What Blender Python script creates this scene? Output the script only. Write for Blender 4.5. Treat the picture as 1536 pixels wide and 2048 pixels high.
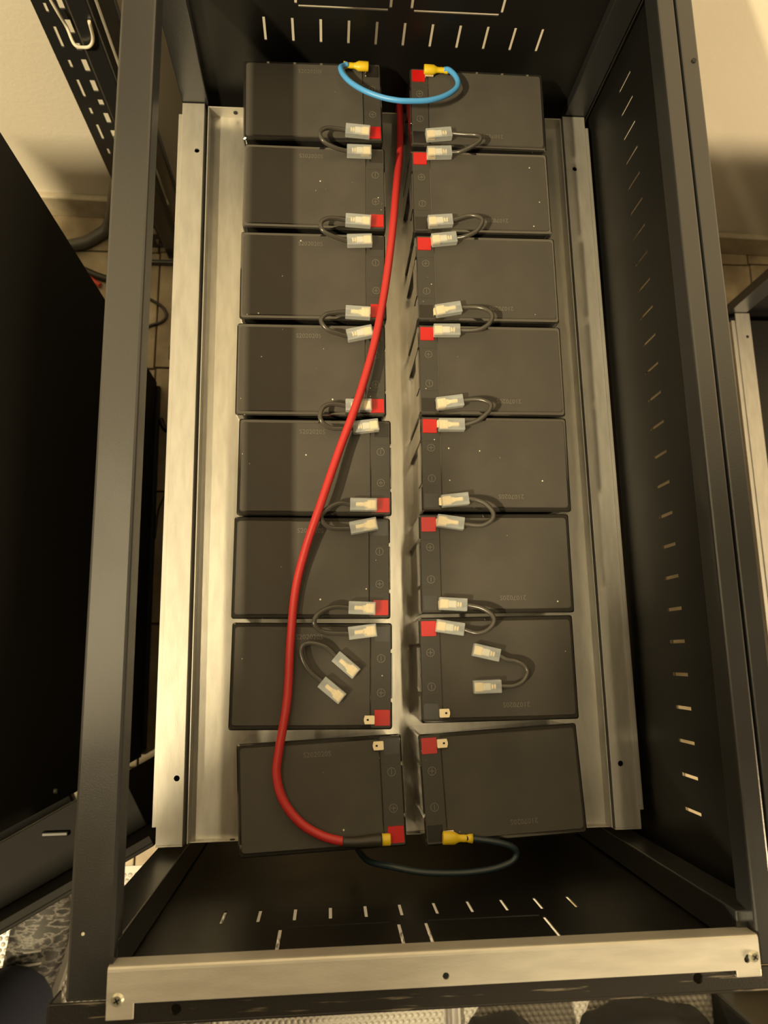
import bpy, bmesh, math, random
from mathutils import Vector, Matrix
random.seed(7)
for o in list(bpy.data.objects): bpy.data.objects.remove(o)
SC = bpy.context.scene
COL = SC.collection
ZT = 0.600                      # height of the battery tray above the room floor
def V(p):                       # millimetres (tray frame) -> metres
    return Vector((p[0]/1000, p[1]/1000, p[2]/1000 + ZT))

# ------------------------------------------------------------------ camera
cd = bpy.data.cameras.new('camera'); cam = bpy.data.objects.new('camera', cd); COL.objects.link(cam)
cam.location = V((-73.2266, -224.6595, 805.848)); cam.rotation_mode = 'XYZ'
cam.rotation_euler = (0.193253, -0.0734674, -0.0196641)
cd.sensor_fit = 'VERTICAL'; cd.sensor_height = 36; cd.sensor_width = 27; cd.lens = 36*1479/2048
cd.clip_start = 0.01; cd.clip_end = 20
cd.dof.use_dof = True; cd.dof.focus_distance = 0.72; cd.dof.aperture_fstop = 9.0
SC.camera = cam
# ------------------------------------------------------------------ world, lights, exposure
w = bpy.data.worlds.new('world'); SC.world = w; w.use_nodes = True
w.node_tree.nodes['Background'].inputs[0].default_value = (1.0, .80, .52, 1)
w.node_tree.nodes['Background'].inputs[1].default_value = 0.02
def area(name, loc, target, sx, sy, power, col):
    l = bpy.data.lights.new(name, 'AREA'); l.shape = 'RECTANGLE'; l.size = sx; l.size_y = sy
    l.energy = power; l.color = col
    o = bpy.data.objects.new(name, l); COL.objects.link(o); o.location = loc
    d = Vector(target) - Vector(loc); o.rotation_euler = d.to_track_quat('-Z', 'Y').to_euler(); return o
LC = (1, .80, .46)
def tube_lamp(name, loc, lx, ly, power, up):
    area(name, loc, (loc[0], loc[1], 0), lx, ly, power, LC)                       # the lit side of a ceiling batten
    area(name + '_uplight', loc, (loc[0], loc[1], 9), lx, ly, power*up, LC)        # and what it throws on the ceiling
tube_lamp('key_tube', (-2.08, -1.44, 3.38), .12, .36, 254, .0)
tube_lamp('middle_tube', (-0.97, 0.06, 3.38), .06, 1.05, 10, .0)
tube_lamp('right_tube', (0.27, 0.0, 3.38), .06, 1.20, 7.5, .0)
area('right_wall_fill', (2.35, -1.20, 1.50), (0.6, .65, .55), .6, .5, 84, (1, .76, .44))  # added fill that brightens the right of the back wall, no doorway there
vs = SC.view_settings
SC.display_settings.display_device = 'sRGB'
vs.view_transform = 'Standard'; vs.look = 'None'; vs.gamma = 1; vs.exposure = 0.0; vs.use_curve_mapping = False

# ------------------------------------------------------------------ materials
def mat(name, col, rough=.5, metal=0., spec=.5, coat=0.):
    m = bpy.data.materials.new(name); m.use_nodes = True
    b = m.node_tree.nodes['Principled BSDF']
    b.inputs['Base Color'].default_value = (*col, 1); b.inputs['Roughness'].default_value = rough
    b.inputs['Metallic'].default_value = metal; b.inputs['Specular IOR Level'].default_value = spec
    b.inputs['Coat Weight'].default_value = coat
    return m
def nodes(m): return m.node_tree.nodes, m.node_tree.links, m.node_tree.nodes['Principled BSDF']
def noise(m, scale, detail=4, stretch=(1, 1, 1), coord='Object'):
    N, L, b = nodes(m); tc = N.new('ShaderNodeTexCoord'); mp = N.new('ShaderNodeMapping')
    mp.inputs['Scale'].default_value = stretch
    n = N.new('ShaderNodeTexNoise'); n.inputs['Scale'].default_value = scale; n.inputs['Detail'].default_value = detail
    L.new(tc.outputs[coord], mp.inputs[0]); L.new(mp.outputs[0], n.inputs['Vector']); return n
def ramp(m, src, stops):
    N, L, b = nodes(m); r = N.new('ShaderNodeValToRGB'); L.new(src, r.inputs[0])
    while len(r.color_ramp.elements) < len(stops): r.color_ramp.elements.new(.5)
    for e, (p, c) in zip(r.color_ramp.elements, stops):
        e.position = p; e.color = (*c, 1) if len(c) == 3 else c
    return r
def bump(m, src, strength, dist=.0005):
    N, L, b = nodes(m); u = N.new('ShaderNodeBump'); u.inputs['Strength'].default_value = strength
    u.inputs['Distance'].default_value = dist; L.new(src, u.inputs['Height']); L.new(u.outputs[0], b.inputs['Normal'])
def rough_from(m, src, lo, hi):
    N, L, b = nodes(m); r = N.new('ShaderNodeMapRange'); r.inputs[3].default_value = lo; r.inputs[4].default_value = hi
    L.new(src, r.inputs[0]); L.new(r.outputs[0], b.inputs['Roughness'])

def specks(m, base_socket_or_color, scale=90, thr=.045, col=(.75, .72, .62)):
    """sparse pale dust grains lying on a surface"""
    N, L, b = nodes(m); tc = N.new('ShaderNodeTexCoord'); oi = N.new('ShaderNodeObjectInfo')
    ad = N.new('ShaderNodeVectorMath'); ad.operation = 'MULTIPLY_ADD'; L.new(tc.outputs['Object'], ad.inputs[0]); ad.inputs[1].default_value = (1, 1, 1)
    cb = N.new('ShaderNodeCombineXYZ'); ml = N.new('ShaderNodeMath'); ml.operation = 'MULTIPLY'; ml.inputs[1].default_value = 7
    L.new(oi.outputs['Random'], ml.inputs[0])
    for i in range(3): L.new(ml.outputs[0], cb.inputs[i])
    L.new(cb.outputs[0], ad.inputs[2])
    vo = N.new('ShaderNodeTexVoronoi'); vo.inputs['Scale'].default_value = scale; L.new(ad.outputs[0], vo.inputs['Vector'])
    sp = N.new('ShaderNodeSeparateColor'); L.new(vo.outputs['Color'], sp.inputs[0])
    # only some cells carry a grain, grain size varies by cell
    t = N.new('ShaderNodeMath'); t.operation = 'MULTIPLY'; L.new(sp.outputs[0], t.inputs[0]); t.inputs[1].default_value = thr
    g = N.new('ShaderNodeMath'); g.operation = 'GREATER_THAN'; L.new(sp.outputs[1], g.inputs[0]); g.inputs[1].default_value = .62
    t2 = N.new('ShaderNodeMath'); t2.operation = 'MULTIPLY'; L.new(t.outputs[0], t2.inputs[0]); L.new(g.outputs[0], t2.inputs[1])
    lt = N.new('ShaderNodeMath'); lt.operation = 'LESS_THAN'; L.new(vo.outputs['Distance'], lt.inputs[0]); L.new(t2.outputs[0], lt.inputs[1])
    mx = N.new('ShaderNodeMix'); mx.data_type = 'RGBA'; L.new(lt.outputs[0], mx.inputs[0])
    if isinstance(base_socket_or_color, tuple): mx.inputs[6].default_value = (*base_socket_or_color, 1)
    else: L.new(base_socket_or_color, mx.inputs[6])
    mx.inputs[7].default_value = (*col, 1); L.new(mx.outputs[2], b.inputs['Base Color'])

M = {}
# black powder coated steel
m = mat('black_powder_coat', (.019, .020, .022), .30, 0, 1.0); n = noise(m, 900, 2); bump(m, n.outputs[0], .35, .0002)
n2 = noise(m, 14, 5); rough_from(m, n2.outputs[0], .24, .38); specks(m, (.019, .020, .022), 60, .035, (.4, .38, .33)); M['black'] = m
m = mat('worn_black_steel', (.03, .028, .026), .42); n = noise(m, 700, 3); bump(m, n.outputs[0], .6, .0003)
n2 = noise(m, 40, 9, (.5, 9, 9)); r = ramp(m, n2.outputs[0], [(.62, (.012, .0105, .0095)), (.69, (.15, .13, .10))])
nodes(m)[1].new(r.outputs[0], nodes(m)[2].inputs['Base Color']); M['worn'] = m
m = mat('matte_black_sheet', (.008, .008, .008), .42, 0, .4); n2 = noise(m, 20, 4); rough_from(m, n2.outputs[0], .36, .48); M['sheet'] = m
M['deep'] = mat('flat_black_paint', (.006, .0055, .005), .75, 0, .25)
# galvanised steel
def galv(name, stretch, col=(.62, .60, .55)):
    m = mat(name, col, .42, .72); n = noise(m, 40, 9, stretch)
    r = ramp(m, n.outputs[0], [(.32, tuple(c*.92 for c in col)), (.62, tuple(min(1, c*1.06) for c in col))])
    nodes(m)[1].new(r.outputs[0], nodes(m)[2].inputs['Base Color'])
    n2 = noise(m, 9, 5); rough_from(m, n2.outputs[0], .44, .62)
    n3 = noise(m, 420, 3, stretch); bump(m, n3.outputs[0], .22, .0003); return m
M['tray'] = galv('galvanised_tray', (3.5, .7, 1)); [setattr(n_.inputs[3], 'default_value', .22) or setattr(n_.inputs[4], 'default_value', .40) for n_ in M['tray'].node_tree.nodes if n_.type == 'MAP_RANGE']
M['galv'] = galv('galvanised_sheet', (3.5, .7, 1), (.55, .54, .51)); M['galvx'] = galv('galvanised_sheet_cross', (.7, 3.5, 1))
# battery plastics
m = mat('battery_case_plastic', (.022, .021, .019), .22, 0, .6, 1.0); m.node_tree.nodes['Principled BSDF'].inputs['Coat Roughness'].default_value = .04; m.node_tree.nodes['Principled BSDF'].inputs['Coat IOR'].default_value = 1.7; n2 = noise(m, 16, 4); rough_from(m, n2.outputs[0], .05, .11)
specks(m, (.022, .021, .019), 120, .06, (.5, .48, .42)); M['case'] = m
m = mat('battery_lid_plastic', (.07, .065, .058), .5, 0, .14)
n = noise(m, 22, 6); r = ramp(m, n.outputs[0], [(.35, (.071, .066, .060)), (.7, (.086, .080, .072))]); rough_from(m, n.outputs[0], .46, .58)
n3 = noise(m, 1500, 2); bump(m, n3.outputs[0], .15, .0001); specks(m, r.outputs[0], 95, .085, (.75, .72, .6)); M['lid'] = m
m = mat('battery_strip_plastic', (.052, .049, .044), .42, 0, .35); specks(m, (.052, .049, .044), 150, .10, (.7, .68, .58)); M['strip'] = m
M['mark'] = mat('embossed_edge_light', (.14, .13, .11), .32)  # lid plastic made lighter, the light on embossed edges put into the colour
M['groove'] = mat('hole_shade_black', (.008, .008, .008), .5)  # near black, puts the shade inside holes and slots into the colour
M['red'] = mat('red_seal_resin', (.52, .008, .009), .3)
M['blk'] = mat('black_seal_resin', (.016, .014, .012), .25)
M['brass'] = mat('tinned_brass', (.92, .80, .56), .38, .45)
M['brass2'] = mat('brass_receptacle', (1.0, .82, .46), .4, .1)
def milky(name, col, t):
    m = mat(name, col, .28); N, L, b = nodes(m); out = N['Material Output']
    tr = N.new('ShaderNodeBsdfTransparent'); tr.inputs[0].default_value = (.98, .97, .93, 1); mx = N.new('ShaderNodeMixShader'); mx.inputs[0].default_value = t
    L.new(b.outputs[0], mx.inputs[1]); L.new(tr.outputs[0], mx.inputs[2]); L.new(mx.outputs[0], out.inputs[0]); return m
M['milky'] = milky('milky_nylon', (.66, .72, .78), .62)
M['yellow'] = mat('yellow_vinyl', (.74, .53, .02), .34)
M['wire'] = mat('grey_black_wire', (.065, .060, .053), .24)
m = mat('red_cable_jacket', (.50, .030, .030), .40); n = noise(m, 300, 3); bump(m, n.outputs[0], .2, .0002); M['cablered'] = m
M['blue'] = mat('blue_cable_jacket', (.085, .38, .88), .38)
M['teal'] = mat('slate_cable_jacket', (.014, .026, .034), .4)
M['shrink'] = mat('heat_shrink', (.03, .026, .02), .42)
M['zinc'] = mat('zinc_screw', (.66, .66, .55), .28, .8)
M['rubber'] = mat('grey_rubber_hose', (.10, .095, .08), .45)
m = mat('plaster_wall', (.84, .78, .66), .8); n = noise(m, 3, 6); r = ramp(m, n.outputs[0], [(.3, (.82, .77, .66)), (.7, (.88, .83, .73))])
nodes(m)[1].new(r.outputs[0], nodes(m)[2].inputs['Base Color']); n = noise(m, 120, 4); bump(m, n.outputs[0], .35, .001); M['wall'] = m
m = mat('ceiling_paint', (.78, .74, .66), .8); n = noise(m, 60, 3); bump(m, n.outputs[0], .2, .001); M['ceil'] = m
m = mat('low_bounce_paint', (.11, .10, .085), .8); n = noise(m, 60, 3); bump(m, n.outputs[0], .2, .001); M['dull'] = m  # unseen walls and ceiling darkened to cut bounced light
m = mat('stone_tile', (.34, .27, .17), .45); n = noise(m, 14, 9); r = ramp(m, n.outputs[0], [(.35, (.22, .165, .10)), (.55, (.36, .29, .185)), (.75, (.46, .39, .27))])
nodes(m)[1].new(r.outputs[0], nodes(m)[2].inputs['Base Color']); bump(m, n.outputs[0], .2, .0008); M['tile'] = m
m = mat('tile_grout', (.12, .09, .06), .85); n = noise(m, 90, 3); bump(m, n.outputs[0], .3, .001); M['grout'] = m
m = mat('baseboard_stone', (.50, .44, .32), .5); n = noise(m, 25, 6); r = ramp(m, n.outputs[0], [(.35, (.42, .36, .25)), (.7, (.60, .54, .42))])
nodes(m)[1].new(r.outputs[0], nodes(m)[2].inputs['Base Color']); M['base'] = m
M['wrap'] = mat('bubble_wrap_film', (.50, .48, .44), .3)
M['film'] = milky('clear_wrap_film', (.6, .58, .6), .45)
m = mat('navy_denim', (.020, .023, .045), .85); n = noise(m, 900, 2, (1, 1, 4)); bump(m, n.outputs[0], .4, .0004); M['denim'] = m
m = mat('dark_jacket', (.02, .02, .024), .8); n = noise(m, 300, 3); bump(m, n.outputs[0], .4, .0006); nodes(m)[2].inputs['Base Color'].default_value = (.007, .0065, .007, 1); M['jacket'] = m
m = mat('shoe_camo_fabric', (.15, .14, .12), .6); n = noise(m, 45, 3, (1, 2.5, 1)); r = ramp(m, n.outputs[0], [(.40, (.012, .011, .010)), (.50, (.16, .15, .135)), (.56, (.03, .028, .025))])
nodes(m)[1].new(r.outputs[0], nodes(m)[2].inputs['Base Color']); M['shoe'] = m
M['sole'] = mat('shoe_rubber', (.30, .29, .26), .6)
M['skin'] = mat('skin', (.50, .30, .20), .5)
M['hair'] = mat('dark_hair', (.02, .015, .01), .6)
M['tie'] = mat('white_tape', (.75, .70, .58), .5)
M['orange'] = mat('red_plastic', (.5, .05, .03), .4)

# ------------------------------------------------------------------ helpers
def link(name, me, m, parent=None, label=None, kind=None):
    o = bpy.data.objects.new(name, me); COL.objects.link(o)
    if m is not None and not me.materials: me.materials.append(m)
    if parent is not None: o.parent = parent
    if label: o['label'] = label
    if kind: o['kind'] = kind
    return o
def mesh_from(bm, name, smooth=False):
    me = bpy.data.meshes.new(name); bm.to_mesh(me); bm.free()
    if smooth:
        for p in me.polygons: p.use_smooth = True
    return me
def thing(name, label, cat, loc=(0, 0, 0), rz=0, group=None, parent=None):
    o = bpy.data.objects.new(name, None); COL.objects.link(o); o.empty_display_size = .02
    o.location = loc; o.rotation_euler = (0, 0, rz); tag(o, label, cat, group); return o
def tag(o, label, cat, group=None):
    o['label'] = label; o['category'] = cat
    if group: o['group'] = group
    return o
def add_box(bm, lo, hi, bev=0, seg=2):
    """box in mm (raw, no tray offset)"""
    b2 = bmesh.new(); r = bmesh.ops.create_cube(b2, size=1)
    for v in b2.verts:
        v.co = Vector([(lo[i]+hi[i])/2000 + v.co[i]*(hi[i]-lo[i])/1000 for i in range(3)])
    if bev: bmesh.ops.bevel(b2, geom=b2.edges[:], offset=bev/1000, segments=seg, affect='EDGES', profile=.5)
    me = bpy.data.meshes.new('t'); b2.to_mesh(me); b2.free(); bm.from_mesh(me); bpy.data.meshes.remove(me)
def boxes(name, lst, m, parent=None, bev=.6, label=None, off=True, kind=None):
    bm = bmesh.new()
    for lo, hi in lst: add_box(bm, lo, hi, bev)
    if off: bmesh.ops.translate(bm, verts=bm.verts, vec=(0, 0, ZT))
    return link(name, mesh_from(bm, name), m, parent, label, kind)
def apply_cut(o, cutters):
    """drill holes: apply booleans, then drop the cutters"""
    for c in cutters:
        md = o.modifiers.new('cut', 'BOOLEAN'); md.operation = 'DIFFERENCE'; md.object = c; md.solver = 'EXACT'
    bpy.context.view_layer.update()
    dg = bpy.context.evaluated_depsgraph_get()
    me = bpy.data.meshes.new_from_object(o.evaluated_get(dg)); o.modifiers.clear(); o.data = me
    for c in cutters: bpy.data.objects.remove(c)
def cyl(name, c, r, h, axis='Z', m=None, seg=24, parent=None, off=True, label=None, r2=None, bev=0):
    bm = bmesh.new(); bmesh.ops.create_cone(bm, cap_ends=True, segments=seg, radius1=r/1000, radius2=(r if r2 is None else r2)/1000, depth=h/1000)
    if bev: bmesh.ops.bevel(bm, geom=[e for e in bm.edges if len(e.link_faces) == 2 and abs(e.calc_face_angle(0)) > 1], offset=bev/1000, segments=2, affect='EDGES')
    if axis == 'X': bmesh.ops.rotate(bm, verts=bm.verts, matrix=Matrix.Rotation(math.pi/2, 3, 'Y'))
    if axis == 'Y': bmesh.ops.rotate(bm, verts=bm.verts, matrix=Matrix.Rotation(math.pi/2, 3, 'X'))
    v = V(c) if off else Vector(c)/1000
    bmesh.ops.translate(bm, verts=bm.verts, vec=v)
    return link(name, mesh_from(bm, name), m, parent, label)
def catmull(pts, n=8):
    P = [Vector(p) for p in pts]; P = [P[0]*2-P[1]] + P + [P[-1]*2-P[-2]]; out = []
    for i in range(1, len(P)-2):
        for k in range(n):
            t = k/n; a, b, c, d = P[i-1:i+3]
            out.append(.5*((2*b)+(c-a)*t+(2*a-5*b+4*c-d)*t*t+(3*b-a-3*c+d)*t**3))
    out.append(P[-2]); return out
def tube(bm, pts, r, seg=12, n=8, cap=True, smooth=True):
    """pts mm tray frame; r number or list along control points"""
    c = catmull([V(p) for p in pts], n) if n > 1 else [V(p) for p in pts]
    N = len(c)
    if not isinstance(r, (list, tuple)): rr = [r]*N
    else:
        rr = []
        for i in range(N):
            t = i/(N-1)*(len(r)-1); k = min(int(t), len(r)-2); rr.append(r[k]+(r[k+1]-r[k])*(t-k))
    up = Vector((0, 0, 1)); rings = []
    for i, p in enumerate(c):
        d = (c[min(i+1, N-1)]-c[max(i-1, 0)]).normalized()
        if i == 0:
            x = d.cross(up)
            if x.length < 1e-3: x = d.cross(Vector((0, 1, 0)))
        else: x = x - d*x.dot(d)
        x.normalize(); y = d.cross(x)
        rings.append([bm.verts.new(p+(x*math.cos(a)+y*math.sin(a))*rr[i]/1000) for a in [2*math.pi*k/seg for k in range(seg)]])
    for a, b in zip(rings, rings[1:]):
        for k in range(seg):
            f = bm.faces.new((a[k], a[(k+1) % seg], b[(k+1) % seg], b[k])); f.smooth = smooth
    if cap: bm.faces.new(rings[0][::-1]); bm.faces.new(rings[-1])
def tube_obj(name, pts, r, m, parent=None, seg=12, n=8, label=None):
    bm = bmesh.new(); tube(bm, pts, r, seg, n); bmesh.ops.recalc_face_normals(bm, faces=bm.faces)
    return link(name, mesh_from(bm, name), m, parent, label)
def pierced(name, u0, u1, v0, v1, holes, thick, frame, m, parent=None, label=None, origin=None):
    """flat sheet with real rectangular holes; frame(u,v,w)->mm point"""
    us = sorted(set([u0, u1]+[h[0] for h in holes]+[h[1] for h in holes]))
    vs_ = sorted(set([v0, v1]+[h[2] for h in holes]+[h[3] for h in holes]))
    us = [u for u in us if u0 <= u <= u1]; vs_ = [v for v in vs_ if v0 <= v <= v1]
    def solid(i, j):
        if i < 0 or j < 0 or i >= len(us)-1 or j >= len(vs_)-1: return False
        cu = (us[i]+us[i+1])/2; cv = (vs_[j]+vs_[j+1])/2
        return not any(h[0] < cu < h[1] and h[2] < cv < h[3] for h in holes)
    bm = bmesh.new(); cache = {}
    def vt(i, j, k):
        if (i, j, k) not in cache: cache[(i, j, k)] = bm.verts.new(V(frame(us[i], vs_[j], k*thick)))
        return cache[(i, j, k)]
    for i in range(len(us)-1):
        for j in range(len(vs_)-1):
            if not solid(i, j): continue
            bm.faces.new((vt(i, j, 0), vt(i+1, j, 0), vt(i+1, j+1, 0), vt(i, j+1, 0)))
            bm.faces.new((vt(i, j, 1), vt(i, j+1, 1), vt(i+1, j+1, 1), vt(i+1, j, 1)))
            for di, dj, a, b in ((-1, 0, (i, j), (i, j+1)), (1, 0, (i+1, j), (i+1, j+1)), (0, -1, (i, j), (i+1, j)), (0, 1, (i, j+1), (i+1, j+1))):
                if not solid(i+di, j+dj): bm.faces.new((vt(*a, 0), vt(*b, 0), vt(*b, 1), vt(*a, 1)))
    bmesh.ops.recalc_face_normals(bm, faces=bm.faces)
    return link(name, mesh_from(bm, name), m, parent, label)

# ------------------------------------------------------------------ room
WA = -0.0370                                      # the wall runs very slightly askew to the cabinet
def wallY(x): return 657 + WA*(x+0)
def plane_quad(name, pts, m, thick=None):
    bm = bmesh.new(); vsx = [bm.verts.new(V(p)) for p in pts]; f = bm.faces.new(vsx)
    if thick:
        r = bmesh.ops.extrude_face_region(bm, geom=[f])
        bmesh.ops.translate(bm, verts=[g for g in r['geom'] if isinstance(g, bmesh.types.BMVert)], vec=thick)
    bmesh.ops.recalc_face_normals(bm, faces=bm.faces)
    o = link(name, mesh_from(bm, name), m); o['kind'] = 'structure'; return o
FX0, FX1, FY0 = -3200, 2600, -2600; HC = 2860
floor = plane_quad('floor', [(FX0, FY0, -606), (FX1, FY0, -606), (FX1, wallY(FX1), -606), (FX0, wallY(FX0), -606)], M['grout'], (0, 0, -.05))
plane_quad('ceiling', [(FX0, FY0, HC), (FX1, FY0, HC), (FX1, wallY(FX1), HC), (FX0, wallY(FX0), HC)], M['dull'], (0, 0, .05))
plane_quad('wall_back', [(FX0, wallY(FX0), -620), (FX1, wallY(FX1), -620), (FX1, wallY(FX1), HC), (FX0, wallY(FX0), HC)], M['wall'], (0, .08, 0))
plane_quad('wall_left', [(FX0, FY0, -620), (FX0, wallY(FX0), -620), (FX0, wallY(FX0), HC), (FX0, FY0, HC)], M['dull'], (-.08, 0, 0))
plane_quad('wall_right', [(FX1, FY0, -620), (FX1, wallY(FX1), -620), (FX1, wallY(FX1), HC), (FX1, FY0, HC)], M['dull'], (.08, 0, 0))
plane_quad('wall_front', [(FX0, FY0, -620), (FX1, FY0, -620), (FX1, FY0, HC), (FX0, FY0, HC)], M['dull'], (0, -.08, 0))
bm = bmesh.new(); add_box(bm, (FX0, -13, 0), (FX1, 0, 62), 3)
bmesh.ops.rotate(bm, verts=bm.verts, matrix=Matrix.Rotation(math.atan(WA), 3, 'Z'))
bmesh.ops.translate(bm, verts=bm.verts, vec=V((0, wallY(0)-.6, -600.5)))
bb = link('baseboard_back', mesh_from(bm, 'baseboard'), M['base']); bb['kind'] = 'structure'
# floor tiles, 250 mm, as pieces of the floor
bm = bmesh.new(); add_box(bm, (-123.5, -123.5, -8), (123.5, 123.5, 0), 1.2, 1); tile_me = mesh_from(bm, 'tile'); tile_me.materials.append(M['tile'])
for ix in range(-4, 6):
    for iy in range(-5, 3):
        x = -161.5 - 125 + 250*ix + 125*(iy % 2)*0; y = 215 + 250*iy
        o = bpy.data.objects.new('tile', tile_me); COL.objects.link(o); o.parent = floor
        o.location = V((x, y, -600)) + Vector((0, 0, random.uniform(-.0006, .0004)))
        o.rotation_euler = (random.uniform(-.002, .002), random.uniform(-.002, .002), WA*0.3)

# ------------------------------------------------------------------ the open battery cabinet
CAB = thing('battery_cabinet', 'open black steel battery cabinet with vented panels holding the galvanised tray, in the centre', 'cabinet', (0, 0, 0))
B, S, W, G, GX = M['black'], M['sheet'], M['worn'], M['galv'], M['galvx']
for (x0, x1, y0, y1) in ((-248, -218, -438, -412.5), (-244, -213, 427, 440), (222, 249, 427, 440), (222, 249, -438, -412.5)):
    boxes('corner_post', [((x0, y0, -600), (x1, y1, 240))], B, CAB, 1.2)
# top bars
tl = boxes('top_bar', [((-248.5, -446, 226), (-218.5, 480, 250))], B, CAB, 2.2)
tr = boxes('top_bar', [((230.5, -446, 226), (246.6, 480, 250))], B, CAB, 1.8)
pf = boxes('panel_top_fold', [((248.2, -446, 222), (264.0, 480, 250.2))], B, CAB, 1.5)
cyl('screw', (258.7, 297.6, 250.6), 2.2, 1.4, 'Z', M['groove'], 12, pf)
boxes('top_bar', [((-248, 441, 226), (264, 480, 249.5))], B, CAB, 2)
cyl('chip', (-238.8, -404.4, 250.1), 1.1, .3, 'Z', M['tie'], 10, tl)
# side panel with diagonal... vertical vent slots, 30 mm long
ys = [394.1-30.55*k for k in range(26)]
pierced('side_panel', -445, 470, -598, 225, [(y-1.6, y+1.6, 99, 130.5) for y in ys], 1.2, lambda u, v, w_: (257+w_, u, v), S, CAB)
slots = [(-138.3+30.15*k-1.35, -138.3+30.15*k+1.35, 101.5, 132) for k in range(11)]
ko = []
for a, b in ((-103.5, -5), (17.5, 113)):
    ko += [(a-1.5, a+1.2, 150, 213), (b-1.2, b+1.5, 150, 213), (a+2.5, b-2.5, 146, 148.8), (a+2.5, b-2.5, 215, 217.6)]
pierced('back_panel', -247, 256.5, -598, 246, slots+ko, 1.2, lambda u, v, w_: (u, 440.4+w_, v), S, CAB)
pierced('front_panel', -256.5, 247, -598, 246, slots+ko, 1.2, lambda u, v, w_: (-u, -439.6-w_, v), S, CAB)
# rails the tray hangs between
def rail(sgn, xin, xout):
    x0, x1 = sorted((xin, xout))
    o = boxes('tray_rail', [((x0, -403, 18.4), (x1, 426, 20))], G, CAB, .5)
    lip = sorted((xout, xout+sgn*4))
    apply_cut(o, [cyl('c', ((-224.4 if sgn < 0 else 229.5), y, 18), 2.9, 14, seg=20) for y in ((362.6, -340.5) if sgn < 0 else (353.5, -339.8))])
    fl = o.data; bm = bmesh.new()
    add_box(bm, (lip[0]-(.5 if sgn > 0 else 0), -386, 17.4), (lip[1]+(.5 if sgn < 0 else 0), 411, 19.6), .5)   # outer strip notched round the posts
    l2 = sorted((xout+sgn*4, xout+sgn*2.6)); add_box(bm, (l2[0], -386, -12), (l2[1], 411, 19.5), .4)
    w2 = sorted((xin, xin+sgn*1.5)); add_box(bm, (w2[0], -403, -14), (w2[1], 426.5, 19.6), .4)
    add_box(bm, (x0, -404.8, -4), (x1, -403, 19.6), .5)
    bmesh.ops.translate(bm, verts=bm.verts, vec=(0, 0, ZT)); bm.from_mesh(fl); o.data = mesh_from(bm, 'tray_rail'); o.data.materials.append(G)
rail(-1, -217.0, -243.0); rail(1, 219.0, 246.5)
# black strip added under each rail, standing in for the shade in its holes
boxes('hole_shade_strip', [((-242, -400, -20), (-221, 424, 8))], S, CAB, .8)
boxes('hole_shade_strip', [((223, -400, -20), (244, 424, 8))], S, CAB, .8)
# front bar and the galvanised cross rail screwed on it
fb = boxes('front_bar', [((-259, -461.5, 248), (267, -446.2, 250.6))], W, CAB, .6)
apply_cut(fb, [cyl('c', (-175.8, -453.2, 249), 3.6, 12), cyl('c', (184.6, -451.6, 249), 3.6, 12)])
fl = fb.data; bm = bmesh.new(); add_box(bm, (-260, -462, 218), (268, -460, 251), .7); add_box(bm, (-259.5, -461, 226), (-258, -447, 250.8), .5)
bmesh.ops.translate(bm, verts=bm.verts, vec=(0, 0, ZT)); bm.from_mesh(fl); fb.data = mesh_from(bm, 'front_bar'); fb.data.materials.append(W)
cr = boxes('cross_rail', [((0, 0, 0), (1, 1, 1))], GX, CAB, 0)
bm = bmesh.new()
prof = [(-424.2, 238), (-424.2, 251.5), (-424.6, 252.9), (-425.8, 253.8), (-427.4, 254), (-446.6, 254), (-446.6, 252.4), (-427.4, 252.4), (-425.9, 251.6), (-425.7, 250.5), (-425.7, 238)]
ra = [bm.verts.new(V((-220.5, y, z))) for y, z in prof]; rb = [bm.verts.new(V((229.5, y, z))) for y, z in prof]
for k in range(len(prof)):
    bm.faces.new((ra[k], ra[(k+1) % len(prof)], rb[(k+1) % len(prof)], rb[k]))
bm.faces.new(ra[::-1]); bm.faces.new(rb)
bmesh.ops.recalc_face_normals(bm, faces=bm.faces); cr.data = mesh_from(bm, 'cross_rail'); cr.data.materials.append(GX)
apply_cut(cr, [cyl('c', (5.6, -440.3, 253), 2.3, 8), cyl('c', (219.9, -440.0, 253), 2.2, 8), cyl('c', (220.6, -438.2, 253), 1.6, 8)])
fl = cr.data; bm = bmesh.new()
add_box(bm, (-220.5, -456.3, 252.4), (-202.6, -446, 254), .4); add_box(bm, (211.5, -450.8, 252.4), (229.5, -446, 254), .4)
add_box(bm, (211.5, -451.3, 244), (229.5, -450.2, 253.8), .4)
bmesh.ops.recalc_face_normals(bm, faces=bm.faces)
bmesh.ops.translate(bm, verts=bm.verts, vec=(0, 0, ZT)); bm.from_mesh(fl); cr.data = mesh_from(bm, 'cross_rail'); cr.data.materials.append(GX)
def screw(x, y, z, parent, a=.3, s=1.):
    o = cyl('screw', (x, y, z+.9), 4.3*s, 1.8, 'Z', M['zinc'], 28, parent, r2=3.0*s)
    bm = bmesh.new()
    for k in range(2):
        b2 = bmesh.new(); add_box(b2, (-2.1*s, -.5, -.3), (2.1*s, .5, .3)); bmesh.ops.rotate(b2, verts=b2.verts, matrix=Matrix.Rotation(a+k*math.pi/2, 3, 'Z'))
        me = bpy.data.meshes.new('t'); b2.to_mesh(me); b2.free(); bm.from_mesh(me)
    bmesh.ops.translate(bm, verts=bm.verts, vec=V((x, y, z+1.75)))
    link('cross_slot', mesh_from(bm, 'cross_slot'), M['groove'], o) if parent is None else link('drive_slot', mesh_from(bm, 'drive_slot'), M['groove'], cr if parent is cr else parent)
    return o
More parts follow.
